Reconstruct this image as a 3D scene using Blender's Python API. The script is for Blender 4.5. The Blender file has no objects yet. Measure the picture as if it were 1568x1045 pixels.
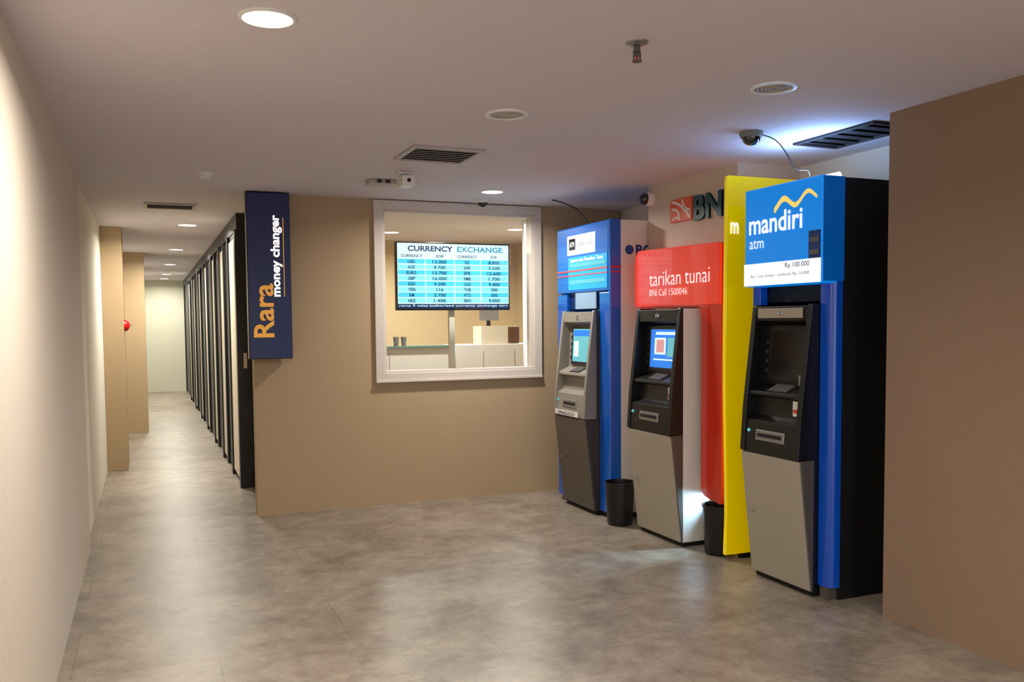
import bpy, bmesh, math
from mathutils import Vector, Matrix

H = 2.506
XL, XR, YB, XA = -0.403, 3.38, 7.02, 0.744
bpy.context.scene.view_settings.view_transform = 'Standard'

# ------------------------------------------------------------------ materials
MATS = {}
def lin(c):
    return tuple(((v/255)/12.92 if v/255 <= 0.04045 else ((v/255+0.055)/1.055)**2.4) for v in c) + (1.0,)

def mat(name, rgb, rough=0.5, metal=0.0, emit=None, estr=0.0, noise=0.0, nscale=20, bump=0.0, bscale=200, coat=0.0, alpha=None, trans=0.0):
    if name in MATS: return MATS[name]
    m = bpy.data.materials.new(name); m.use_nodes = True
    nt = m.node_tree; b = nt.nodes['Principled BSDF']
    col = lin(rgb)
    b.inputs['Base Color'].default_value = col
    b.inputs['Roughness'].default_value = rough
    b.inputs['Metallic'].default_value = metal
    if coat: b.inputs['Coat Weight'].default_value = coat
    if emit is not None:
        b.inputs['Emission Color'].default_value = lin(emit)
        b.inputs['Emission Strength'].default_value = estr
    geo = nt.nodes.new('ShaderNodeNewGeometry')
    n = nt.nodes.new('ShaderNodeTexNoise'); n.inputs['Scale'].default_value = nscale
    n.inputs['Detail'].default_value = 6
    nt.links.new(geo.outputs['Position'], n.inputs['Vector'])
    if noise <= 0: noise = 0.04
    mx = nt.nodes.new('ShaderNodeMix'); mx.data_type = 'RGBA'
    mx.inputs['A'].default_value = tuple(c*(1-noise) for c in col[:3])+(1,)
    mx.inputs['B'].default_value = tuple(min(1, c*(1+noise)) for c in col[:3])+(1,)
    nt.links.new(n.outputs['Fac'], mx.inputs['Factor'])
    nt.links.new(mx.outputs['Result'], b.inputs['Base Color'])
    if bump > 0:
        n2 = nt.nodes.new('ShaderNodeTexNoise'); n2.inputs['Scale'].default_value = bscale
        n2.inputs['Detail'].default_value = 4
        nt.links.new(geo.outputs['Position'], n2.inputs['Vector'])
        bp = nt.nodes.new('ShaderNodeBump'); bp.inputs['Strength'].default_value = bump
        bp.inputs['Distance'].default_value = 0.004
        nt.links.new(n2.outputs['Fac'], bp.inputs['Height'])
        nt.links.new(bp.outputs['Normal'], b.inputs['Normal'])
    MATS[name] = m
    return m

def glass_material():
    m = bpy.data.materials.new('clear_glass'); m.use_nodes = True
    nt = m.node_tree; nt.nodes.clear(); L = nt.links
    o = nt.nodes.new('ShaderNodeOutputMaterial'); mx = nt.nodes.new('ShaderNodeMixShader')
    t = nt.nodes.new('ShaderNodeBsdfTransparent'); t.inputs['Color'].default_value = (.97, .985, .98, 1)
    g = nt.nodes.new('ShaderNodeBsdfGlossy'); g.inputs['Roughness'].default_value = .02
    fr = nt.nodes.new('ShaderNodeFresnel'); fr.inputs['IOR'].default_value = 1.3
    L.new(fr.outputs[0], mx.inputs[0]); L.new(t.outputs[0], mx.inputs[1]); L.new(g.outputs[0], mx.inputs[2]); L.new(mx.outputs[0], o.inputs[0])
    return m

def floor_material():
    m = bpy.data.materials.new('stone_tile'); m.use_nodes = True
    nt = m.node_tree; L = nt.links; b = nt.nodes['Principled BSDF']
    geo = nt.nodes.new('ShaderNodeNewGeometry')
    mp = nt.nodes.new('ShaderNodeMapping'); mp.inputs['Location'].default_value = (0.35, 0.12, 0)
    L.new(geo.outputs['Position'], mp.inputs['Vector'])
    n1 = nt.nodes.new('ShaderNodeTexNoise'); n1.inputs['Scale'].default_value = 2.4; n1.inputs['Detail'].default_value = 12; n1.inputs['Roughness'].default_value = .74; n1.inputs['Distortion'].default_value = .3
    n2 = nt.nodes.new('ShaderNodeTexNoise'); n2.inputs['Scale'].default_value = 9; n2.inputs['Detail'].default_value = 14; n2.inputs['Roughness'].default_value = .8
    for n in (n1, n2): L.new(geo.outputs['Position'], n.inputs['Vector'])
    r1 = nt.nodes.new('ShaderNodeValToRGB')
    r1.color_ramp.elements[0].position = .36; r1.color_ramp.elements[0].color = lin((134, 122, 108))
    r1.color_ramp.elements[1].position = .64; r1.color_ramp.elements[1].color = lin((176, 164, 148))
    L.new(n1.outputs['Fac'], r1.inputs['Fac'])
    r2 = nt.nodes.new('ShaderNodeValToRGB')
    r2.color_ramp.elements[0].position = .39; r2.color_ramp.elements[0].color = (.60, .57, .54, 1)
    r2.color_ramp.elements[1].position = .57; r2.color_ramp.elements[1].color = (1, 1, 1, 1)
    L.new(n2.outputs['Fac'], r2.inputs['Fac'])
    mul = nt.nodes.new('ShaderNodeMix'); mul.data_type = 'RGBA'; mul.blend_type = 'MULTIPLY'; mul.inputs['Factor'].default_value = .65
    L.new(r1.outputs['Color'], mul.inputs['A']); L.new(r2.outputs['Color'], mul.inputs['B'])
    br = nt.nodes.new('ShaderNodeTexBrick')
    br.inputs['Scale'].default_value = 1; br.inputs['Brick Width'].default_value = 1.2; br.inputs['Row Height'].default_value = .6
    br.inputs['Mortar Size'].default_value = .003; br.inputs['Mortar Smooth'].default_value = .3
    br.inputs['Color1'].default_value = (.94, .94, .94, 1); br.inputs['Color2'].default_value = (1, 1, 1, 1); br.inputs['Mortar'].default_value = (.70, .68, .65, 1)
    br.offset = .5
    L.new(mp.outputs['Vector'], br.inputs['Vector'])
    mul2 = nt.nodes.new('ShaderNodeMix'); mul2.data_type = 'RGBA'; mul2.blend_type = 'MULTIPLY'; mul2.inputs['Factor'].default_value = 1
    L.new(mul.outputs['Result'], mul2.inputs['A']); L.new(br.outputs['Color'], mul2.inputs['B'])
    L.new(mul2.outputs['Result'], b.inputs['Base Color'])
    rr = nt.nodes.new('ShaderNodeMapRange'); rr.inputs['To Min'].default_value = .26; rr.inputs['To Max'].default_value = .46
    L.new(n2.outputs['Fac'], rr.inputs['Value']); L.new(rr.outputs['Result'], b.inputs['Roughness'])
    bp = nt.nodes.new('ShaderNodeBump'); bp.inputs['Strength'].default_value = .14; bp.inputs['Distance'].default_value = .004
    L.new(n2.outputs['Fac'], bp.inputs['Height']); L.new(bp.outputs['Normal'], b.inputs['Normal'])
    return m

M_FLOOR = floor_material()
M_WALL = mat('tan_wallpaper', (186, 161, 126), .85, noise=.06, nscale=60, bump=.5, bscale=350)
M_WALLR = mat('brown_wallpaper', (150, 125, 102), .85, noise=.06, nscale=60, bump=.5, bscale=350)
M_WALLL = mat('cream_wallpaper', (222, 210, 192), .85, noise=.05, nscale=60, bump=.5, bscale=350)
M_CORR = mat('corridor_plaster', (236, 230, 216), .8, bump=.2)
M_CEIL = mat('ceiling_paint', (216, 209, 214), .8, bump=.15, bscale=250)
M_WHITE = mat('white_plastic', (232, 230, 225), .4)
M_CREAM = mat('cream_panel', (232, 222, 202), .55)
M_PIER = mat('pier_panel', (208, 194, 176), .55)
M_FRAME = mat('window_frame_paint', (216, 206, 194), .45)
M_BLACK = mat('black_plastic', (17, 17, 19), .35)
M_BLACKM = mat('black_matte', (6, 6, 8), .6)
M_DARKW = mat('dark_wood', (20, 14, 10), .4, noise=.2, nscale=8)
M_GREY = mat('grey_metal', (150, 148, 145), .35, metal=.6)
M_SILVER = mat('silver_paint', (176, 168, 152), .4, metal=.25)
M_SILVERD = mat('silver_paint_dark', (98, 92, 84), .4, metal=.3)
M_CHROME = mat('chrome', (210, 210, 210), .15, metal=1)
M_GREYP = mat('grey_plastic', (120, 118, 116), .5)
M_DKEY = mat('dark_key_plastic', (58, 57, 56), .4)
M_NAVY = mat('navy_vinyl', (6, 26, 84), .35)
M_BLUE = mat('blue_gloss', (4, 84, 180), .2, coat=.5, emit=(0, 80, 170), estr=.08)  # touch of emission puts brightness into panels that hold no lamp
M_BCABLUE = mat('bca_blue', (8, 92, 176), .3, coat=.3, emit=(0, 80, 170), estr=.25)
M_YEL = mat('yellow_gloss', (255, 226, 0), .16, coat=.6, emit=(255, 212, 0), estr=.26)  # slight emission stands in for header light falling on the fin
M_RED = mat('red_gloss', (222, 46, 14), .2, coat=.6)
M_REDL = mat('red_lit', (220, 46, 22), .22, coat=.6, emit=(230, 58, 36), estr=.4)
M_MBLUE = mat('header_blue_lit', (0, 112, 200), .35, emit=(0, 126, 216), estr=.75)
M_LBOX = mat('lightbox_white', (240, 245, 250), .4, emit=(235, 244, 255), estr=.9)
M_TXTW = mat('text_white', (250, 250, 250), .5, emit=(255, 255, 255), estr=.7)
M_ORANGE = mat('text_orange', (240, 170, 70), .5, emit=(240, 170, 70), estr=.3)
M_RIBBON = mat('ribbon_gold', (250, 214, 110), .4, emit=(250, 214, 110), estr=.7)
M_TEAL = mat('teal_letter', (20, 70, 84), .35)
M_BNIO = mat('orange_logo', (226, 92, 40), .35)
M_LAMP = mat('lamp_glow', (255, 245, 225), .5, emit=(255, 246, 226), estr=8)
M_TUBE = mat('led_tube', (230, 240, 255), .5, emit=(200, 225, 255), estr=5)
M_TUBEIN = mat('led_strip_white', (250, 250, 255), .5, emit=(240, 246, 255), estr=2)
M_GLASS = glass_material()
M_SCRD = mat('screen_dark', (12, 14, 16), .12)
M_CYAN = mat('tv_cyan', (30, 140, 170), .3, emit=(84, 205, 232), estr=.85)
M_CYANP = mat('tv_cyan_pale', (60, 160, 170), .3, emit=(158, 228, 240), estr=.85)
M_CYANL = mat('tv_white', (120, 140, 140), .3, emit=(225, 246, 250), estr=.9)
M_TVNAVY = mat('tv_text_navy', (5, 30, 70), .3, emit=(10, 60, 110), estr=.5)
M_TVTEAL = mat('tv_text_teal', (20, 90, 110), .3, emit=(60, 160, 190), estr=.7)
M_SCRB = mat('screen_blue', (10, 60, 160), .2, emit=(20, 130, 230), estr=.9)
M_SCRC = mat('screen_cyan', (60, 120, 130), .2, emit=(110, 200, 210), estr=.7)
M_REDBELL = mat('alarm_red', (200, 20, 20), .35)
M_BOX = mat('wood_box', (110, 78, 52), .6, noise=.15)
M_VENTD = mat('vent_dark', (38, 34, 34), .6)
M_VENT = mat('vent_metal', (186, 178, 172), .5)

# ------------------------------------------------------------------ helpers
COL = bpy.context.scene.collection
def root(name, loc=(0, 0, 0)):
    e = bpy.data.objects.new(name, None); e.location = loc; e.empty_display_size = .1
    COL.objects.link(e); return e

def add_obj(name, me, m, parent=None):
    o = bpy.data.objects.new(name, me)
    if m: me.materials.append(m)
    COL.objects.link(o)
    if parent is not None:
        o.parent = parent; o.matrix_parent_inverse = Matrix.Translation(parent.location).inverted()
    return o

def bm_to(name, bm, m, parent=None, smooth=False, bevel=0.0, seg=2):
    me = bpy.data.meshes.new(name)
    bmesh.ops.recalc_face_normals(bm, faces=bm.faces[:])
    bm.to_mesh(me); bm.free()
    if smooth:
        for p in me.polygons: p.use_smooth = True
    o = add_obj(name, me, m, parent)
    if bevel > 0:
        md = o.modifiers.new('bevel', 'BEVEL'); md.width = bevel; md.segments = seg; md.limit_method = 'ANGLE'
    return o

def bm_box(bm, x0, x1, y0, y1, z0, z1):
    vs = [bm.verts.new((x, y, z)) for x in (x0, x1) for y in (y0, y1) for z in (z0, z1)]
    for f in ((0, 1, 3, 2), (4, 6, 7, 5), (0, 4, 5, 1), (2, 3, 7, 6), (0, 2, 6, 4), (1, 5, 7, 3)):
        bm.faces.new([vs[i] for i in f])

def box(name, x0, x1, y0, y1, z0, z1, m, parent=None, bevel=0.0):
    bm = bmesh.new(); bm_box(bm, x0, x1, y0, y1, z0, z1)
    return bm_to(name, bm, m, parent, bevel=bevel)

def boxes(name, lst, m, parent=None, bevel=0.0):
    bm = bmesh.new()
    for b in lst: bm_box(bm, *b)
    return bm_to(name, bm, m, parent, bevel=bevel)

def fillet(pts, n=6):
    """pts: (a,b[,r]) -> rounded polygon"""
    out = []; N = len(pts)
    for i, p in enumerate(pts):
        r = p[2] if len(p) > 2 else 0
        P = Vector(p[:2])
        if r <= 0: out.append(tuple(P)); continue
        A = Vector(pts[i-1][:2]) - P; B = Vector(pts[(i+1) % N][:2]) - P
        A.normalize(); B.normalize()
        s = P + A*r; e = P + B*r
        for k in range(n+1):
            t = k/n
            q = s*(1-t)**2 + P*2*t*(1-t) + e*t*t
            out.append(tuple(q))
    return out

def prism(name, poly, axis, a0, a1, m, parent=None, bevel=0.0, smooth=False):
    """axis 'y': poly (x,z); axis 'x': poly (y,z); axis 'z': poly (x,y)"""
    bm = bmesh.new()
    def mk(p, a):
        if axis == 'y': return (p[0], a, p[1])
        if axis == 'x': return (a, p[0], p[1])
        return (p[0], p[1], a)
    v0 = [bm.verts.new(mk(p, a0)) for p in poly]; v1 = [bm.verts.new(mk(p, a1)) for p in poly]
    bm.faces.new(v0); bm.faces.new(v1[::-1])
    for i in range(len(poly)):
        j = (i+1) % len(poly); bm.faces.new((v0[i], v1[i], v1[j], v0[j]))
    o = bm_to(name, bm, m, parent, bevel=bevel, smooth=smooth)
    if smooth:
        md = o.modifiers.new('es', 'EDGE_SPLIT'); md.split_angle = math.radians(35)
    return o

def lathe(name, prof, c, m, parent=None, axis='z', seg=40, smooth=True):
    """prof: (r, h) list; axis z/x/y"""
    bm = bmesh.new(); rings = []
    def pos(r, h, a):
        u, v = r*math.cos(a), r*math.sin(a)
        if axis == 'z': return (c[0]+u, c[1]+v, c[2]+h)
        if axis == 'x': return (c[0]+h, c[1]+u, c[2]+v)
        return (c[0]+u, c[1]+h, c[2]+v)
    for r, h in prof:
        if r < 1e-6: rings.append([bm.verts.new(pos(0, h, 0))])
        else: rings.append([bm.verts.new(pos(r, h, 2*math.pi*k/seg)) for k in range(seg)])
    for a, b in zip(rings, rings[1:]):
        for k in range(seg):
            k2 = (k+1) % seg
            if len(a) == 1 and len(b) == 1: continue
            if len(a) == 1: bm.faces.new((a[0], b[k], b[k2]))
            elif len(b) == 1: bm.faces.new((a[k], b[0], a[k2]))
            else: bm.faces.new((a[k], b[k], b[k2], a[k2]))
    o = bm_to(name, bm, m, parent, smooth=smooth)
    md = o.modifiers.new('es', 'EDGE_SPLIT'); md.split_angle = math.radians(40)
    return o

def text(name, body, p0, udir, vdir, w, h, m, parent=None, offset=0.0, extrude=0.002, shear=0.0, spacing=1.0):
    """fits the text in a rectangle w x h with lower-left corner p0"""
    cu = bpy.data.curves.new(name+'_c', 'FONT'); cu.body = body; cu.size = 1; cu.offset = offset; cu.extrude = 0.0
    cu.shear = shear; cu.space_character = spacing; cu.resolution_u = 3
    tmp = bpy.data.objects.new(name+'_t', cu); COL.objects.link(tmp)
    dg = bpy.context.evaluated_depsgraph_get(); dg.update()
    me = bpy.data.meshes.new_from_object(tmp.evaluated_get(dg))
    bpy.data.objects.remove(tmp); bpy.data.curves.remove(cu)
    xs = [v.co.x for v in me.vertices]; ys = [v.co.y for v in me.vertices]
    x0, x1, y0, y1 = min(xs), max(xs), min(ys), max(ys)
    u = Vector(udir); v = Vector(vdir); n = u.cross(v)
    for vt in me.vertices:
        a = (vt.co.x-x0)/(x1-x0)*w; b = (vt.co.y-y0)/(y1-y0)*h
        vt.co = Vector(p0)+u*a+v*b+n*extrude
    me.materials.clear()
    return add_obj(name, me, m, parent)

def txt_nx(name, body, x, y_far, y_near, z0, z1, m, parent=None, **k):   # on faces looking toward -X
    return text(name, body, (x, y_far, z0), (0, -1, 0), (0, 0, 1), y_far-y_near, z1-z0, m, parent, **k)
def txt_ny(name, body, x0, x1, y, z0, z1, m, parent=None, **k):          # on faces looking toward -Y
    return text(name, body, (x0, y, z0), (1, 0, 0), (0, 0, 1), x1-x0, z1-z0, m, parent, **k)

def tube(name, pts, r, m, parent=None):
    cu = bpy.data.curves.new(name, 'CURVE'); cu.dimensions = '3D'; cu.bevel_depth = r; cu.bevel_resolution = 3
    sp = cu.splines.new('NURBS'); sp.points.add(len(pts)-1)
    for i, p in enumerate(pts): sp.points[i].co = (*p, 1)
    sp.use_endpoint_u = True; sp.order_u = 3
    tmp = bpy.data.objects.new(name+'_t', cu); COL.objects.link(tmp)
    dg = bpy.context.evaluated_depsgraph_get(); dg.update()
    me = bpy.data.meshes.new_from_object(tmp.evaluated_get(dg))
    bpy.data.objects.remove(tmp); bpy.data.curves.remove(cu)
    me.materials.clear()
    return add_obj(name, me, m, parent)

def area(name, loc, size, power, col, parent=None, rot=(0, 0, 0), shape='DISK', size_y=None, spread=180):
    l = bpy.data.lights.new(name, 'AREA'); l.energy = power; l.color = col; l.shape = shape; l.size = size
    if size_y: l.size_y = size_y
    l.spread = math.radians(spread)
    o = bpy.data.objects.new(name, l); COL.objects.link(o); o.location = loc; o.rotation_euler = rot
    if parent is not None:
        o.parent = parent; o.matrix_parent_inverse = Matrix.Translation(parent.location).inverted()
    return o

# ------------------------------------------------------------------ room shell
YR = -2.6       # rear extent (open to the lobby)
box('floor', -3.0, 6.2, YR, 22.0, -.12, 0, M_FLOOR)
box('ceiling', -3.0, 6.2, YR, 22.0, H, H+.1, M_CEIL)
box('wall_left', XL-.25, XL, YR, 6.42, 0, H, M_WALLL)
box('wall_corridor_left', XL-.25, XL-.03, 6.421, 21.3, 0, H, M_CORR)
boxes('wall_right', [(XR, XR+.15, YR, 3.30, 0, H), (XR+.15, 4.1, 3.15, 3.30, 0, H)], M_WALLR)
WX0, WX1, WZ0, WZ1 = 1.735, 3.12, 1.06, 2.46
boxes('wall_back', [(XA, WX0, YB, YB+.12, 0, H), (WX1, 4.4, YB, YB+.12, 0, H),
                    (WX0, WX1, YB, YB+.12, 0, WZ0), (WX0, WX1, YB, YB+.12, WZ1, H)], M_WALL)
boxes('wall_alcove', [(4.0, 4.12, 3.30, YB, 0, H)], M_CREAM)
box('wall_pier', 3.5, 4.0, 4.66, 5.74, 0, H, M_PIER)
boxes('wall_office', [(.93, 1.0, YB+.12, 10.6, 0, H), (1.0, 4.5, 10.5, 10.6, 0, H), (4.4, 4.5, YB+.12, 10.5, 0, H)], mat('office_wall', (206, 184, 146), .8))
box('wall_corridor_end', -1.0, 2.0, 21.2, 21.3, 0, H, mat('pale_end_paint', (214, 214, 194), .8))
box('pillar', XL-.03, -.235, 9.85, 10.35, 0, H, M_WALL, bevel=.004)
box('pillar.001', XL-.03, -.04, 13.2, 13.8, 0, H, M_WALL, bevel=.004)

# ------------------------------------------------------------------ corridor shopfront
sf = root('corridor_shopfront', (.8, 8.3, 0))
cream = [(8.50, 9.12), (9.95, 10.3), (11.35, 11.65), (12.9, 13.2), (14.5, 14.8), (16.3, 16.6), (18.2, 18.5)]
box('fascia_beam', .755, .86, 8.3, 21.2, 2.36, H, M_DARKW, sf)
posts = []; prev = 8.3
for a, b in cream:
    posts.append((prev, a)); prev = b
posts.append((prev, 21.2))
for i, (a, b) in enumerate(posts):
    box('frame_post_%d' % i, .738, .858, a, a+.1, 0, 2.36, M_BLACK, sf)
    if b-a > .25:
        box('frame_post_end_%d' % i, .752, .858, b-.1, b, 0, 2.36, M_BLACK, sf)
        box('door_leaf_%d' % i, .775, .83, a+.1, b-.1, .02, 2.36, M_DARKW, sf)
        box('door_handle_%d' % i, .745, .775, a+.16, a+.19, .95, 1.25, M_CHROME, sf)
    else:
        box('frame_fill_%d' % i, .758, .83, a+.1, b, .0, 2.36, M_BLACK, sf)
for i, (a, b) in enumerate(cream):
    box('side_panel_%d' % i, .754, .84, a, b, 0.06, 2.30, M_CREAM, sf)
    box('panel_plinth_%d' % i, .765, .84, a, b, 0.0, .06, M_BLACK, sf)
    box('panel_head_%d' % i, .765, .84, a, b, 2.30, 2.36, M_BLACK, sf)
box('latch_plate', .79, .82, 8.292, 8.30, 1.10, 1.24, M_CHROME, sf)

# ------------------------------------------------------------------ window
w = root('window_1', (2.44, YB, 1.06))
def ring(name, x0, x1, z0, z1, t, y0, y1, m, parent, bevel=.004):
    boxes(name, [(x0, x0+t, y0, y1, z0, z1), (x1-t, x1, y0, y1, z0, z1), (x0+t, x1-t, y0, y1, z0, z0+t), (x0+t, x1-t, y0, y1, z1-t, z1)], m, parent, bevel)
ring('outer_casing', 1.700, 3.185, 1.015, 2.498, .075, YB-.03, YB, M_FRAME, w)
ring('inner_sash', 1.775, 3.11, 1.09, 2.42, .018, YB-.018, YB+.10, M_FRAME, w, .002)
boxes('sill_bead', [(1.70, 3.185, YB-.04, YB-.03, 1.015, 1.03)], M_FRAME, w)
box('glass_pane', 1.79, 3.095, YB+.05, YB+.054, 1.105, 2.405, M_GLASS, w)

# ------------------------------------------------------------------ currency display
Y = 7.20
tv = root('currency_exchange_display', (2.44, Y, 1.9))
tx0, tx1, tz0, tz1 = 1.935, 2.968, 1.607, 2.187
box('bezel', tx0, tx1, Y, Y+.05, tz0, tz1, M_BLACK, tv, .004)
sx0, sx1, sz0, sz1 = tx0+.012, tx1-.012, tz0+.018, tz1-.012
box('screen_panel', sx0, sx1, Y-.002, Y, sz0, sz1, M_CYANL, tv)
ztitle = sz1-.085
bh = .042; rows_top = ztitle-.045
rh = (rows_top-(sz0+bh))/8
box('ticker_bar', sx0, sx1, Y-.004, Y-.002, sz0, sz0+bh-.005, M_TVNAVY, tv)
for i in range(8):
    for (a, b) in ((sx0+.005, sx0+.24), (sx0+.25, sx0+.5), (sx0+.51, sx0+.74), (sx0+.75, sx1-.005)):
        zt = rows_top-rh*i
        box('table_cell_%d_%d' % (i, int(a*100)), a, b, Y-.004, Y-.002, zt-rh+.006, zt-.003, M_CYAN if i % 2 == 0 else M_CYANP, tv)
txt_ny('title_left', 'CURRENCY', sx0+.09, sx0+.49, Y-.006, ztitle+.018, sz1-.02, M_TVNAVY, tv, offset=.03)
txt_ny('title_right', 'EXCHANGE', sx0+.53, sx1-.06, Y-.006, ztitle+.018, sz1-.02, M_TVTEAL, tv, offset=.02)
hz0 = rows_top+.012
for nm, a, b in (('CURRENCY', .03, .22), ('IDR', .34, .41), ('CURRENCY', .53, .71), ('IDR', .84, .9)):
    txt_ny('head_'+nm+str(int(a*100)), nm, sx0+a, sx0+b, Y-.006, hz0, hz0+.024, M_TVNAVY, tv, offset=.01)
c1 = ['USD', 'AUD', 'EURO', 'GBP', 'SGD', 'YEN', 'RM', 'HKD']; v1 = ['13.000', '9.700', '13.700', '16.000', '9.200', '116', '2.700', '1.400']
c2 = ['NZ', 'SAR', 'SFR', 'RMB', 'CAD', 'THB', 'NTD', 'BRN']; v2 = ['8.800', '3.200', '12.600', '1.700', '9.400', '380', '300', '9.000']
for i in range(8):
    zt = rows_top-rh*i-rh*.82
    for k, (cx, s) in enumerate(((.12, c1[i]), (.37, v1[i]), (.62, c2[i]), (.87, v2[i]))):
        ww = .021*len(s)
        txt_ny('cell_%d_%d' % (i, k), s, sx0+cx-ww/2, sx0+cx+ww/2, Y-.006, zt, zt+rh*.6, M_TVNAVY, tv, offset=.02)
txt_ny('ticker_text', 'rama 9 valas authorized currency exchange serv', sx0+.01, sx1-.01, Y-.006, sz0+.008, sz0+bh-.01, M_CYANL, tv, offset=.01)
boxes('stand_pole', [(2.42, 2.47, Y+.06, Y+.10, .02, 1.95)], M_CREAM, tv, .003)
boxes('stand_bracket', [(2.3, 2.58, Y+.05, Y+.06, 1.8, 2.05)], M_BLACK, tv)
box('stand_base', 2.25, 2.64, Y-.02, Y+.25, 0, .02, M_BLACK, tv, .004)

# ------------------------------------------------------------------ office behind window
cnt = root('service_counter', (2.9, 8.5, 0))
box('cabinet_left', 1.6, 2.86, 8.5, 8.95, 0, 1.25, M_WHITE, cnt, .004)
box('cabinet_right', 2.90, 4.35, 8.5, 8.95, 0, 1.27, M_WHITE, cnt, .004)
box('counter_top', 1.58, 2.86, 8.46, 8.97, 1.2502, 1.27, mat('green_glass_edge', (110, 140, 130), .15), cnt)
boxes('panel_lines', [(3.2, 3.204, 8.497, 8.5, .1, 1.2), (3.55, 3.554, 8.497, 8.5, .1, 1.2), (2.2, 2.204, 8.497, 8.5, .1, 1.2)], M_GREYP, cnt)
for i, cx in enumerate((2.30, 2.38)):
    g = root('drinking_glass', (cx, 8.6, 1.27))
    lathe('tumbler', [(0, 0), (.022, 0), (.03, .09), (.027, .09), (.02, .006), (0, .006)], (cx, 8.6, 1.2705), M_GREYP, g, seg=20)
bx = root('storage_box', (3.45, 8.7, 1.27))
boxes('box_shell', [(3.20, 3.62, 8.55, 8.57, 1.271, 1.46), (3.20, 3.22, 8.57, 8.8, 1.271, 1.46), (3.60, 3.62, 8.57, 8.8, 1.271, 1.46), (3.22, 3.60, 8.78, 8.8, 1.271, 1.46)], M_CREAM, bx)
box('box_side_label', 3.5, 3.625, 8.545, 8.549, 1.28, 1.45, M_BOX, bx)
mn = root('desk_monitor', (3.45, 8.9, 1.5))
box('screen', 3.30, 3.52, 8.86, 8.88, 1.52, 1.75, M_GREYP, mn, .004)
boxes('stand', [(3.39, 3.43, 8.88, 8.90, 1.28, 1.6), (3.33, 3.49, 8.83, 8.94, 1.271, 1.28)], M_BLACK, mn)
pr = root('wall_light_strip', (3.35, 7.6, 1.7))
box('lit_tube', 3.30, 3.33, 7.6, 7.63, 1.0, 2.42, M_TUBEIN, pr)
box('backing_profile', 3.29, 3.40, 7.63, 7.66, .0, H, M_WHITE, pr)

# ------------------------------------------------------------------ hanging sign
sg = root('money_changer_sign', (.86, 6.93, 1.24))
s0, s1, sy, zb, zt = .700, 1.022, 6.88, 1.235, 2.498
box('sign_face', s0+.004, s1-.004, sy, sy+.03, zb+.004, zt-.004, M_NAVY, sg, .002)
box('sign_casing', s0, s1, sy+.008, sy+.11, zb, zt, mat('dark_metal', (14, 18, 34), .35, metal=.4), sg, .003)
boxes('wall_bracket', [(.80, .84, sy+.11, YB, 2.2, 2.26), (.90, .94, sy+.11, YB, 2.2, 2.26), (.80, .84, sy+.11, YB, 1.45, 1.5), (.90, .94, sy+.11, YB, 1.45, 1.5)], M_BLACK, sg)
def sgt(nm, body, xl, xr, z0, z1, m, **k):
    return text(nm, body, (xr, sy, z0), (0, 0, 1), (-1, 0, 0), z1-z0, xr-xl, m, sg, **k)
sgt('text_rara', 'Rara', .735, .888, 1.400, 1.810, M_ORANGE, offset=.02)
sgt('text_money_changer', 'money changer', .872, .960, 1.71, 2.330, M_TXTW, offset=.035)
box('underline', .966, .972, sy-.002, sy, 1.71, 2.31, M_ORANGE, sg)

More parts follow.
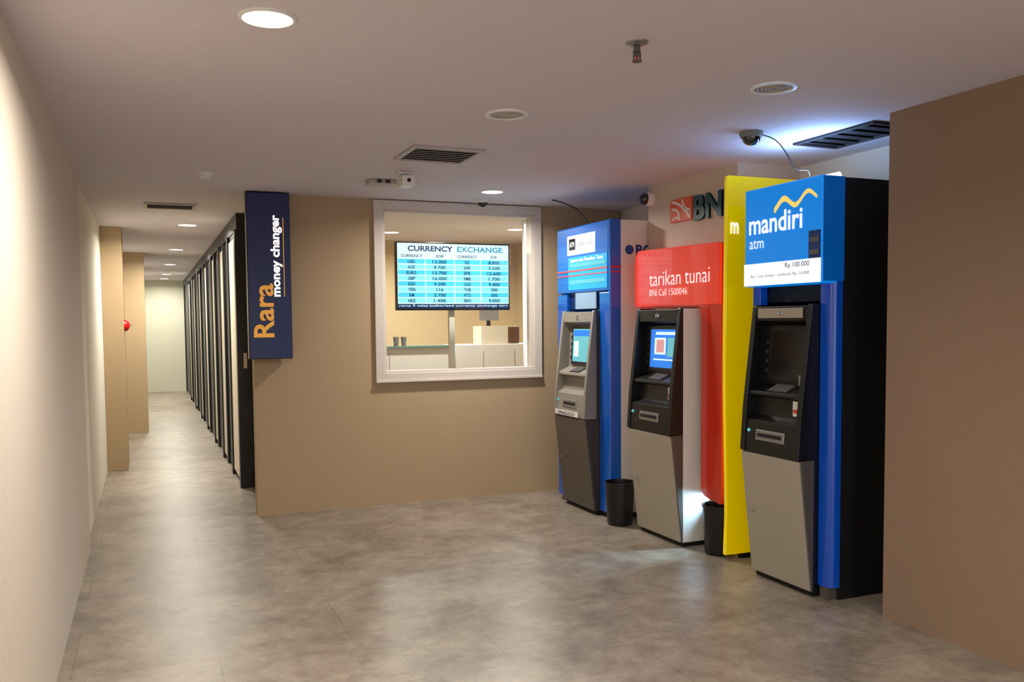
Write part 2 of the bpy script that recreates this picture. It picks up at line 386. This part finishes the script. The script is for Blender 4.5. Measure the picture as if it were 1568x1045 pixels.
# ------------------------------------------------------------------ ATM machine builder
def atm_body(rt, xf, y0, y1, xb, m_up, m_low, m_lowside, m_side, screen, keym=None):
    keym = keym or M_DKEY
    kn = .745
    kx = xf-.08
    tz = 1.585; tx = xf-.005
    t = .035
    cb_ = xf+.022                   # rear edge of the fascia cheeks
    core = [(xf+.012, .03), (kx+.012, kn), (cb_, kn), (cb_, .03)]
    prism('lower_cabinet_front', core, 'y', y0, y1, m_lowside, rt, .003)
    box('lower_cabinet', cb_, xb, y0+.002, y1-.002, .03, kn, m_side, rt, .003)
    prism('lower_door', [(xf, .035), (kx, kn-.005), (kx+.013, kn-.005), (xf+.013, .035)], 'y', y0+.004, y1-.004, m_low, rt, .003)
    box('plinth', xf+.03, xb, y0+.01, y1-.01, 0, .03, M_BLACKM, rt)
    lathe('door_lock', [(0, -.006), (.010, -.006), (.010, .0)], (xf-.045, y1-.07, .40), M_CHROME, rt, 'x', 16)
    boxes('upper_cabinet', [(cb_, xb, y0+.002, y0+.02, kn, tz-.005), (cb_, xb, y1-.02, y1-.002, kn, tz-.005), (xf+.13, xb, y0+.02, y1-.02, kn, tz-.005)], m_side, rt)
    def fx(z):
        return kx+(tx-kx)*(z-kn)/(tz-kn)
    cheek = fillet([(fx(kn)-.006, kn+.003, .01), (fx(1.0)-.012, 1.0, .05), (fx(tz)+.006, tz, .012), (cb_, tz, 0), (cb_, kn+.003, 0)])
    prism('cheek_near', cheek, 'y', y0, y0+t, m_up, rt, .003)
    prism('cheek_far', cheek, 'y', y1-t, y1, m_up, rt, .003)
    ya, yb_ = y0+t, y1-t
    boxes('inner_liner', [(cb_, xf+.13, y0+.0205, ya, kn+.003, tz), (cb_, xf+.13, yb_, y1-.0205, kn+.003, tz)], m_up, rt)
    pf = [(xf+.13, kn+.003), (fx(kn)+.004, kn+.003), (fx(.80), .80), (fx(.93), .93), (fx(.95)+.05, .955), (fx(1.06)+.055, 1.06),
          (fx(1.06)+.0, 1.075), (fx(1.08)+.002, 1.095), (fx(1.13)+.085, 1.135), (fx(1.46)+.075, 1.47), (fx(1.50)+.012, 1.495), (fx(1.57)+.004, 1.575), (xf+.13, 1.578)]
    prism('fascia', pf, 'y', ya, yb_, m_up, rt, .003)
    a = Vector((fx(1.13)+.085, 0, 1.135)); b = Vector((fx(1.46)+.075, 0, 1.47)); d = (b-a); nrm = Vector((-d.z, 0, d.x)).normalized()
    def slab(nm, t0, t1, ys, ye, off, th, m):
        p = [a+d*t0+nrm*off, a+d*t1+nrm*off, a+d*t1+nrm*(off+th), a+d*t0+nrm*(off+th)]
        prism(nm, [(q.x, q.z) for q in p], 'y', ys, ye, m, rt, .002 if th > .002 else 0)
    slab('screen_bezel', .06, .97, ya+.03, yb_-.07, 0, .016, M_BLACK)
    slab('screen_glass', .13, .91, ya+.055, yb_-.095, .016, .003, screen)
    if screen is M_SCRB:
        slab('screen_header_bar', .80, .86, ya+.08, yb_-.16, .0195, .001, M_CYANL)
        slab('screen_picture', .40, .74, ya+.19, yb_-.15, .0195, .001, M_CYANL)
        slab('screen_picture_tag', .44, .70, ya+.21, yb_-.175, .021, .001, mat('tag_pink', (190, 140, 140), .4, emit=(220, 150, 150), estr=.6))
        slab('screen_panel_right', .36, .74, ya+.08, ya+.17, .0195, .001, M_SCRC)
        slab('screen_caption_bar', .28, .31, ya+.10, yb_-.14, .0195, .001, M_CYANL)
    if screen is M_SCRC:
        slab('screen_header_bar', .74, .88, ya+.07, yb_-.11, .0195, .001, M_SCRB)
        slab('screen_menu_left', .25, .62, yb_-.20, yb_-.12, .0195, .001, M_CYANL)
    for k in range(4):
        slab('side_key_far_%d' % k, .2+.16*k, .26+.16*k, yb_-.055, yb_-.035, 0, .010, keym)
        slab('side_key_near_%d' % k, .2+.16*k, .26+.16*k, ya+.006, ya+.024, 0, .010, keym)
    ledge = Vector((fx(1.08)+.002, 0, 1.095)); ledge2 = Vector((fx(1.13)+.085, 0, 1.135)); e = ledge2-ledge; en = Vector((-e.z, 0, e.x)).normalized()
    def key(nm, t0, t1, ys, ye, th, m):
        p = [ledge+e*t0, ledge+e*t1, ledge+e*t1+en*th, ledge+e*t0+en*th]
        prism(nm, [(q.x, q.z) for q in p], 'y', ys, ye, m, rt)
    yc = (y0+y1)/2
    key('keypad_plate', .08, .92, yc-.10, yc+.07, .005, keym)
    for r in range(4):
        for c in range(4):
            key('key_%d_%d' % (r, c), .14+.19*r, .27+.19*r, yc-.088+.038*c, yc-.088+.038*c+.026, .011, M_GREYP)
    box('card_reader', fx(1.2)+.02, fx(1.2)+.1, ya+.005, ya+.05, 1.14, 1.20, M_GREYP, rt, .006)
    boxes('sticker', [(fx(1.0)+.048, fx(1.0)+.052, ya+.03, ya+.10, .965, 1.055)], M_WHITE, rt)
    boxes('sticker_print', [(fx(1.0)+.046, fx(1.0)+.048, ya+.035, ya+.095, .99, 1.01)], M_RED, rt)
    prism('cash_tray', [(fx(.82)-.006, .82), (fx(.88)-.006, .88), (fx(.88)+.01, .88), (fx(.82)+.01, .82)], 'y', yc-.12, yc+.12, M_GREY, rt, .004)
    prism('cash_slot', [(fx(.842)-.009, .842), (fx(.862)-.009, .862), (fx(.862)+.0, .862), (fx(.842)+.0, .842)], 'y', yc-.10, yc+.10, M_BLACKM, rt)
    lathe('indicator_lamp', [(0, -.012), (.008, -.010), (.010, 0)], (fx(.86), yb_-.03, .87), M_SCRC, rt, 'x', 16)
    lathe('security_lens', [(0, -.02), (.012, -.016), (.018, 0)], (fx(1.53)+.012, yc, 1.535), M_CHROME, rt, 'x', 20)
    return fx

# ------------------------------------------------------------------ ATM 1 (blue/white kiosk, farthest)
A = root('atm_machine', (3.2, 6.2, 0))
M_BEIGEF = mat('beige_grey_fascia', (140, 133, 122), .4)
M_UMB = mat('umber_side', (66, 56, 48), .4)
fx = atm_body(A, 3.14, 5.94, 6.49, 3.55, M_BEIGEF, M_SILVERD, M_UMB, M_UMB, M_SCRC)
box('label_plate', fx(.80)-.012, fx(.76)-.002, 6.05, 6.45, .752, .792, M_WHITE, A)
txt_nx('label_letters', 'SINGGO', fx(.80)-.013, 6.40, 6.1, .758, .786, M_BLACK, A)
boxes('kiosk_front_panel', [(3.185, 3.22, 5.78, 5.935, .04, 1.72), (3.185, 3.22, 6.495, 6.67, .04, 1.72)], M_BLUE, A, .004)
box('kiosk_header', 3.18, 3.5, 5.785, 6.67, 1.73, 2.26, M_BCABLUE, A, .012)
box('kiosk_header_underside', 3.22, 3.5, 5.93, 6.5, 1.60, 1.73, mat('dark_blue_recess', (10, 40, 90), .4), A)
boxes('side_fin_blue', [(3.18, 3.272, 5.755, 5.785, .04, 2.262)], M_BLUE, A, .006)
boxes('side_fin_white', [(3.272, 3.98, 5.757, 5.785, .04, 2.258)], M_WHITE, A, .002)
box('kiosk_foot', 3.2, 3.55, 5.78, 5.93, 0, .04, M_BLACKM, A)
box('kiosk_far_side', 3.22, 3.55, 6.64, 6.67, 0, 1.73, M_BLUE, A)
box('header_label', 3.177, 3.18, 5.99, 6.467, 2.035, 2.19, M_TXTW, A)
txt_nx('label_text', 'tarikan tunai', 3.177, 6.28, 6.02, 2.10, 2.14, M_TEAL, A)
box('label_icon', 3.174, 3.177, 6.32, 6.43, 2.075, 2.165, M_SCRD, A)
txt_nx('label_icon_text', 'ATM', 3.174, 6.415, 6.335, 2.10, 2.14, M_TXTW, A)
box('header_lit_panel', 3.177, 3.18, 5.80, 6.45, 1.755, 2.015, mat('bca_cyan_lit', (30, 130, 200), .3, emit=(50, 165, 225), estr=.6), A)
boxes('header_stripe_red', [(3.174, 3.1765, 5.79, 6.66, 1.90, 1.912), (3.174, 3.1765, 5.79, 6.66, 1.865, 1.873)], M_RED, A)
boxes('side_stripe_red', [(3.18, 3.272, 5.750, 5.754, 1.90, 1.912), (3.18, 3.272, 5.750, 5.754, 1.865, 1.873)], M_RED, A)
boxes('header_stripe_white', [(3.174, 3.1765, 5.82, 6.42, 1.935, 1.965), (3.174, 3.1765, 5.82, 6.42, 1.80, 1.83)], M_SCRC, A)
txt_nx('header_text', 'Setoran dan Penarikan Tunai', 3.172, 6.40, 5.85, 1.975, 2.005, M_TXTW, A)
prism('recess_advert', [(3.19, 1.60), (3.19, 1.73), (3.20, 1.73), (3.20, 1.60)], 'y', 6.0, 6.35, mat('advert_print', (130, 155, 180), .4, emit=(110, 140, 170), estr=.2), A)
txt_ny('side_letters', 'BCA', 3.40, 3.62, 5.755, 1.995, 2.075, mat('letter_navy', (20, 60, 130), .3), A, offset=.03)
lathe('side_emblem', [(0, -.004), (.035, -.004), (.038, 0)], (3.345, 5.755, 2.035), mat('letter_navy2', (30, 70, 150), .3), A, 'y', 8, smooth=False)

# ------------------------------------------------------------------ ATM 2 (red kiosk)
B = root('atm_machine', (3.3, 5.1, 0))
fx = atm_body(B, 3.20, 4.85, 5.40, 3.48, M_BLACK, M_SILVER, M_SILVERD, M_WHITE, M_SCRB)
red = fillet([(4.565, 1.99, .03), (5.54, 2.01, .08), (5.54, .40, .06), (5.46, .36, .04), (5.46, 1.59, .03), (4.785, 1.59, .04), (4.785, .36, .07), (4.565, .33, .01)])
prism('red_surround', red, 'x', 3.315, 3.345, M_RED, B, .004)
hd = fillet([(4.565, 1.99, .03), (5.60, 2.01, .08), (5.60, 1.60, .03), (4.565, 1.60, .01)])
prism('red_header', hd, 'x', 3.30, 3.4995, M_REDL, B, .008)
box('backing_column', 3.345, 3.4995, 4.60, 4.74, .42, 1.59, M_WHITE, B)
txt_nx('header_text', 'tarikan tunai', 3.298, 5.39, 4.67, 1.745, 1.845, M_TXTW, B, offset=-.012)
txt_nx('header_call_text', 'BNI Call 1500046', 3.298, 5.39, 4.92, 1.675, 1.72, M_TXTW, B, offset=-.015)
N = root('bank_wall_sign', (3.49, 5.1, 2.2))
box('logo_plate', 3.485, 3.499, 5.15, 5.417, 2.20, 2.36, M_BNIO, N, .003)
def stroke(nm, pts, wd):
    bm = bmesh.new(); P = [Vector(p) for p in pts]; L_, R_ = [], []
    # sample a quadratic curve through three control points
    S = []
    for i in range(17):
        t = i/16; S.append(P[0]*(1-t)**2 + P[1]*2*t*(1-t) + P[2]*t*t)
    for i, s in enumerate(S):
        d = (S[min(i+1, 16)]-S[max(i-1, 0)]).normalized(); n = Vector((-d.y, d.x))
        L_.append(bm.verts.new((3.4835, s.x+n.x*wd/2, s.y+n.y*wd/2))); R_.append(bm.verts.new((3.4835, s.x-n.x*wd/2, s.y-n.y*wd/2)))
    for i in range(16): bm.faces.new((L_[i], L_[i+1], R_[i+1], R_[i]))
    bm_to(nm, bm, M_WHITE, N)
stroke('logo_stroke_1', [(5.40, 2.345), (5.27, 2.33), (5.17, 2.215)], .020)
stroke('logo_stroke_2', [(5.40, 2.29), (5.30, 2.30), (5.30, 2.21)], .018)
stroke('logo_stroke_3', [(5.26, 2.35), (5.26, 2.28), (5.17, 2.27)], .018)
stroke('logo_stroke_4', [(5.39, 2.215), (5.33, 2.25), (5.31, 2.215)], .012)
for q in range(5):
    txt_nx('letters_%d' % q, 'BNI', 3.499-.004*q, 5.125, 4.74, 2.185, 2.355, M_TEAL, N, offset=.03)

# ------------------------------------------------------------------ ATM 3 (blue kiosk, nearest)
C = root('atm_machine', (3.4, 3.9, 0))
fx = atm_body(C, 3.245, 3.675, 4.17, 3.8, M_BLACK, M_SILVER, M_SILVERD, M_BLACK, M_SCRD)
box('top_label', fx(1.54)-.001, fx(1.54)+.004, 3.74, 4.11, 1.51, 1.565, M_SILVER, C)
box('side_panel', 3.36, 3.98, 3.585, 3.64, .0, 2.24, M_BLACKM, C, .003)
MBF = mat('blue_front_panel', (3, 66, 165), .15, coat=.7, emit=(0, 80, 190), estr=.14)  # faint emission stands in for light reflected off this unlit panel
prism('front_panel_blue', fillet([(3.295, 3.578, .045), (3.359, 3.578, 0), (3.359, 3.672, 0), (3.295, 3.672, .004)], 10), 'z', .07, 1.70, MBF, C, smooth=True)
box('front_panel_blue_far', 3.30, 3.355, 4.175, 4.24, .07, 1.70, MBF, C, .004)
box('front_foot', 3.30, 3.40, 3.60, 3.66, 0, .07, M_SILVERD, C)
box('far_side_panel', 3.355, 3.98, 4.20, 4.24, 0, 2.24, M_BLACKM, C)
box('head_infill', 3.36, 3.98, 3.64, 4.20, 1.60, 2.24, M_BLACKM, C)
box('header_box', 3.215, 3.36, 3.58, 4.21, 1.69, 2.245, M_MBLUE, C, .01)
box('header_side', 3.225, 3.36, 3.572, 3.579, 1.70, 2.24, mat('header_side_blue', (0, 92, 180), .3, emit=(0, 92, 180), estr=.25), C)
box('lightbox_strip', 3.211, 3.215, 3.582, 4.208, 1.695, 1.82, M_LBOX, C)
txt_nx('brand_letters', 'mandiri', 3.213, 4.165, 3.72, 1.985, 2.10, M_TXTW, C, offset=.018)
txt_nx('atm_letters', 'atm', 3.213, 4.16, 4.035, 1.905, 1.955, M_TXTW, C)
txt_nx('cash_letters', 'Rp.100.000', 3.209, 3.85, 3.66, 1.775, 1.81, M_SCRD, C)
txt_nx('cash_note', 'Rp. 1 juta lembar / lembaran Rp. 10.000', 3.209, 4.14, 3.66, 1.735, 1.757, M_DKEY, C)
box('notice_sticker', 3.212, 3.2145, 3.585, 3.672, 1.82, 1.965, mat('sticker_navy', (20, 60, 130), .5), C)
txt_nx('notice_lines', '=====', 3.211, 3.66, 3.595, 1.84, 1.93, M_GREYP, C)
def ribbon(nm, y_far, y_near, zc, amp, th, x, m, par):
    bm = bmesh.new(); n = 48; up = []; lo = []
    for i in range(n+1):
        t = i/n; yy = y_far+(y_near-y_far)*t
        zz = zc+amp*math.sin(t*math.pi*3.6-1.1)+.03*t
        tt = th*(1-.45*t)*(1 if 0 < i < n else .4)
        up.append(bm.verts.new((x, yy, zz+tt/2))); lo.append(bm.verts.new((x, yy, zz-tt/2)))
    for i in range(n): bm.faces.new((lo[i], lo[i+1], up[i+1], up[i]))
    return bm_to(nm, bm, m, par)
ribbon('gold_ribbon', 3.95, 3.61, 2.125, .026, .036, 3.212, M_RIBBON, C)
box('led_tube_holder', 3.40, 3.44, 3.66, 4.15, 2.241, 2.25, M_WHITE, C)
lt = lathe('led_tube', [(0, 0), (.017, 0), (.017, .44), (0, .44)], (3.42, 3.68, 2.268), M_TUBE, C, 'y', 16)
area('led_tube_light', (3.42, 3.9, 2.29), .05, 6, (.28, .50, 1.0), C, rot=(math.pi, 0, 0), shape='RECTANGLE', size_y=.44)

# yellow wave-fronted fin between the kiosks
FN = root('yellow_kiosk_fin', (3.6, 4.49, 0))
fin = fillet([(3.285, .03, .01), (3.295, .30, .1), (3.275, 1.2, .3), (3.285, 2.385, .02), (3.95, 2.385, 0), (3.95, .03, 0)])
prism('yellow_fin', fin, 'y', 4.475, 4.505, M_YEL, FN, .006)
boxes('fin_foot', [(3.40, 3.90, 4.478, 4.502, 0, .03)], M_BLACKM, FN)
txt_ny('fin_letter', 'm', 3.31, 3.37, 4.473, 2.03, 2.10, M_TXTW, FN, offset=.02)
box('rear_led_strip', 3.45, 3.465, 4.508, 4.52, .35, 1.2, M_TUBE, FN)
area('rear_led_light', (3.48, 4.795, .34), .03, 1.5, (.42, .74, 1.0), FN, rot=(0, math.radians(70), 0), shape='RECTANGLE', size_y=.05, spread=70)

# ------------------------------------------------------------------ bins
for cx, cy in ((3.18, 5.615), (3.355, 4.635)):
    b = root('trash_bin', (cx, cy, 0))
    lathe('bin_bucket', [(0, 0), (.088, 0), (.092, .01), (.108, .30), (.113, .305), (.113, .318), (.104, .318), (.102, .30), (.086, .012), (0, .012)], (cx, cy, 0), M_BLACK, b)

# ------------------------------------------------------------------ ceiling fixtures
def downlight(x, y, r, power, col=(1, .83, .62), on=True, mlamp=None):
    d = root('ceiling_downlight', (x, y, H))
    lathe('trim_ring', [(r+.012, 0), (r+.010, -.006), (r, -.008), (r-.004, -.002)], (x, y, H), M_WHITE, d)
    lathe('lamp_disc', [(0, -.004), (r-.002, -.004)], (x, y, H), mlamp or M_LAMP, d)
    if power: area('lamp_light', (x, y, H-.012), r*1.8, power, col, d, spread=165)
W = (1, .94, .86)
downlight(.39, 3.01, .082, 42, W)
downlight(2.47, 6.33, .082, 34, W)
for p in ((.39, 9.42), (.37, 12.5), (.36, 15.6), (.36, 18.6), (.34, 20.4)): downlight(p[0], p[1], .09, 42 if p[1] < 20 else 26, (1, .95, .84))
for p in ((.30, -.3), (2.45, -.3)): downlight(p[0], p[1], .082, 38, W)  # unseen downlights, added behind the camera to light the room
for p in ((2.5, 7.78), (2.5, 9.5), (3.7, 8.8)): downlight(p[0], p[1], .09, 30, (1, .95, .86))

def speaker(x, y, r, ringm):
    d = root('ceiling_speaker', (x, y, H))
    lathe('rim', [(r, 0), (r-.002, -.008), (r-.016, -.010), (r-.02, -.003)], (x, y, H), ringm, d)
    lathe('grille', [(0, -.005), (r*.5, -.0045), (r-.018, -.003)], (x, y, H), M_GREYP if ringm is not M_WHITE else M_VENT, d)
    for k in range(1, 5):
        rr = (r-.02)*k/5
        lathe('grille_ring_%d' % k, [(rr, -.0052), (rr+.004, -.0075), (rr+.008, -.0052)], (x, y, H), M_VENT, d)
speaker(2.53, 3.12, .10, mat('pale_rim', (225, 235, 250), .3))
speaker(1.63, 3.97, .105, M_WHITE)

sp = root('fire_sprinkler', (1.66, 2.80, H))
lathe('escutcheon', [(0, -.012), (.02, -.012), (.04, -.004), (.042, 0)], (1.66, 2.80, H), M_GREY, sp)
lathe('nozzle_body', [(0, -.012), (.012, -.014), (.012, -.035), (.007, -.038), (.007, -.05), (0, -.05)], (1.66, 2.80, H), M_SILVERD, sp)
boxes('yoke_arms', [(1.645, 1.649, 2.797, 2.803, H-.062, H-.03), (1.671, 1.675, 2.797, 2.803, H-.062, H-.03), (1.645, 1.675, 2.797, 2.803, H-.066, H-.062)], M_SILVERD, sp)
lathe('glass_bulb', [(0, -.030), (.004, -.035), (.004, -.058), (0, -.062)], (1.66, 2.80, H), M_REDBELL, sp, seg=12)
lathe('deflector', [(0, -.066), (.018, -.066), (.018, -.069), (0, -.069)], (1.66, 2.80, H), M_SILVERD, sp, seg=16)

def vent(nm, x0, x1, y0, y1, n, m_f, m_s, along='x'):
    d = root(nm, ((x0+x1)/2, (y0+y1)/2, H)); t = .028
    boxes('vent_frame', [(x0, x1, y0, y0+t, H-.014, H), (x0, x1, y1-t, y1, H-.014, H), (x0, x0+t, y0+t, y1-t, H-.014, H), (x1-t, x1, y0+t, y1-t, H-.014, H)], m_f, d, .003)
    box('vent_cavity', x0+t, x1-t, y0+t, y1-t, H-.003, H-.001, M_VENTD, d)
    for k in range(n):
        yy = y0+t+(y1-y0-2*t)*(k+.5)/n
        prism('louvre_%d' % k, [(yy-.012, H-.012), (yy-.010, H-.014), (yy+.012, H-.004), (yy+.010, H-.003)], 'x', x0+t, x1-t, m_s, d)
    return d
vent('air_vent', 1.41, 1.85, 4.83, 5.27, 7, M_VENT, M_VENT)
vent('air_vent', -.01, .40, 7.80, 8.12, 6, M_VENT, M_GREYP)
vent('air_vent', 3.42, 3.74, 3.45, 4.05, 5, M_VENTD, M_VENTD)

sd = root('smoke_detector', (.37, 6.2, H))
lathe('detector_base', [(0, -.012), (.05, -.012), (.055, 0)], (.37, 6.2, H), M_WHITE, sd)
lathe('detector_head', [(0, -.035), (.022, -.034), (.034, -.026), (.038, -.012)], (.37, 6.2, H), M_WHITE, sd)

bc = root('security_camera', (1.64, 5.75, H))
boxes('mount_plate', [(1.56, 1.66, 5.70, 5.80, H-.015, H)], M_WHITE, bc, .003)
box('camera_housing', 1.575, 1.665, 5.66, 5.82, H-.095, H-.025, M_WHITE, bc, .012)
boxes('mount_neck', [(1.60, 1.63, 5.73, 5.77, H-.03, H-.014)], M_WHITE, bc)
lathe('camera_lens', [(0, -.004), (.012, -.004), (.014, 0)], (1.62, 5.66, H-.06), M_BLACK, bc, 'y', 20)
jb = root('wireless_access_point', (1.5, 6.1, H))
boxes('ap_body', [(1.45, 1.68, 6.05, 6.2, H-.03, H)], M_VENT, jb, .008)
boxes('ap_connectors', [(1.50, 1.53, 6.03, 6.05, H-.025, H-.008), (1.56, 1.59, 6.03, 6.05, H-.025, H-.008)], M_BLACK, jb)

def dome(x, y, z, r, m_base):
    d = root('dome_camera', (x, y, z))
    lathe('dome_base', [(0, 0), (r*1.25, 0), (r*1.25, -r*.35), (r*1.1, -r*.6), (r, -r*.62)], (x, y, z), m_base, d)
    prof = [(r*math.cos(t*math.pi/16), -r*.6-r*.85*math.sin(t*math.pi/16)) for t in range(9)]
    lathe('dome_lens', prof, (x, y, z), mat('dome_black', (8, 9, 12), .06, coat=1), d)
    return d
d3 = dome(3.01, 3.89, H, .05, M_GREYP)
tube('cable', [(3.05, 3.89, H-.01), (3.12, 3.85, H-.02), (3.22, 3.86, H-.10), (3.32, 3.9, H-.19), (3.40, 3.9, H-.17), (3.46, 3.94, H-.20), (3.48, 3.97, 2.25)], .003, M_BLACK, d3)
dome(2.56, 6.78, H, .045, M_WHITE)
wd = root('dome_camera', (3.47, 5.70, 2.41))
lathe('dome_base', [(0, .03), (.055, .03), (.055, .0), (.046, -.02)], (3.47, 5.70, 2.41), M_WHITE, wd, 'x')
lathe('dome_lens', [(.045*math.cos(t*math.pi/16), -.018-.05*math.sin(t*math.pi/16)) for t in range(9)], (3.47, 5.70, 2.41), MATS['dome_black'], wd, 'x')
cb2 = root('power_cable', (3.3, 6.3, 2.4))
tube('cable', [(3.1, 6.6, H-.001), (3.16, 6.5, H-.03), (3.25, 6.35, H-.12), (3.3, 6.3, 2.262)], .005, M_BLACK, cb2)

ab = root('fire_alarm_bell', (-.235, 9.95, 1.5))
lathe('bell_gong', [(0, .055), (.03, .05), (.055, .03), (.062, .0)], (-.235, 9.95, 1.50), M_REDBELL, ab, 'x')
lathe('bell_hub', [(0, .068), (.012, .066), (.014, .05)], (-.235, 9.95, 1.50), M_CHROME, ab, 'x', 16)

# ------------------------------------------------------------------ world + camera
wd_ = bpy.data.worlds.new('world'); bpy.context.scene.world = wd_; wd_.use_nodes = True
bg = wd_.node_tree.nodes['Background']; bg.inputs['Color'].default_value = (.84, .88, 1.0, 1); bg.inputs['Strength'].default_value = 1.6

yaw, pitch, roll, F, sy_ = .3927, -.0555, -.0088, 1339.72, 45.5
f = Vector((math.sin(yaw)*math.cos(pitch), math.cos(yaw)*math.cos(pitch), math.sin(pitch)))
r = Vector((math.cos(yaw), -math.sin(yaw), 0)); u = r.cross(f)
c_, s_ = math.cos(roll), math.sin(roll)
r2 = r*c_+u*s_; u2 = u*c_-r*s_
cam = bpy.data.cameras.new('camera'); co = bpy.data.objects.new('camera', cam); COL.objects.link(co)
m3 = Matrix((r2, u2, -f)).transposed(); co.matrix_world = Matrix.Translation((0, 0, 1.5)) @ m3.to_4x4()
cam.sensor_width = 36; cam.lens = 36*F/1568; cam.shift_y = sy_/1568; cam.clip_start = .02
bpy.context.scene.camera = co
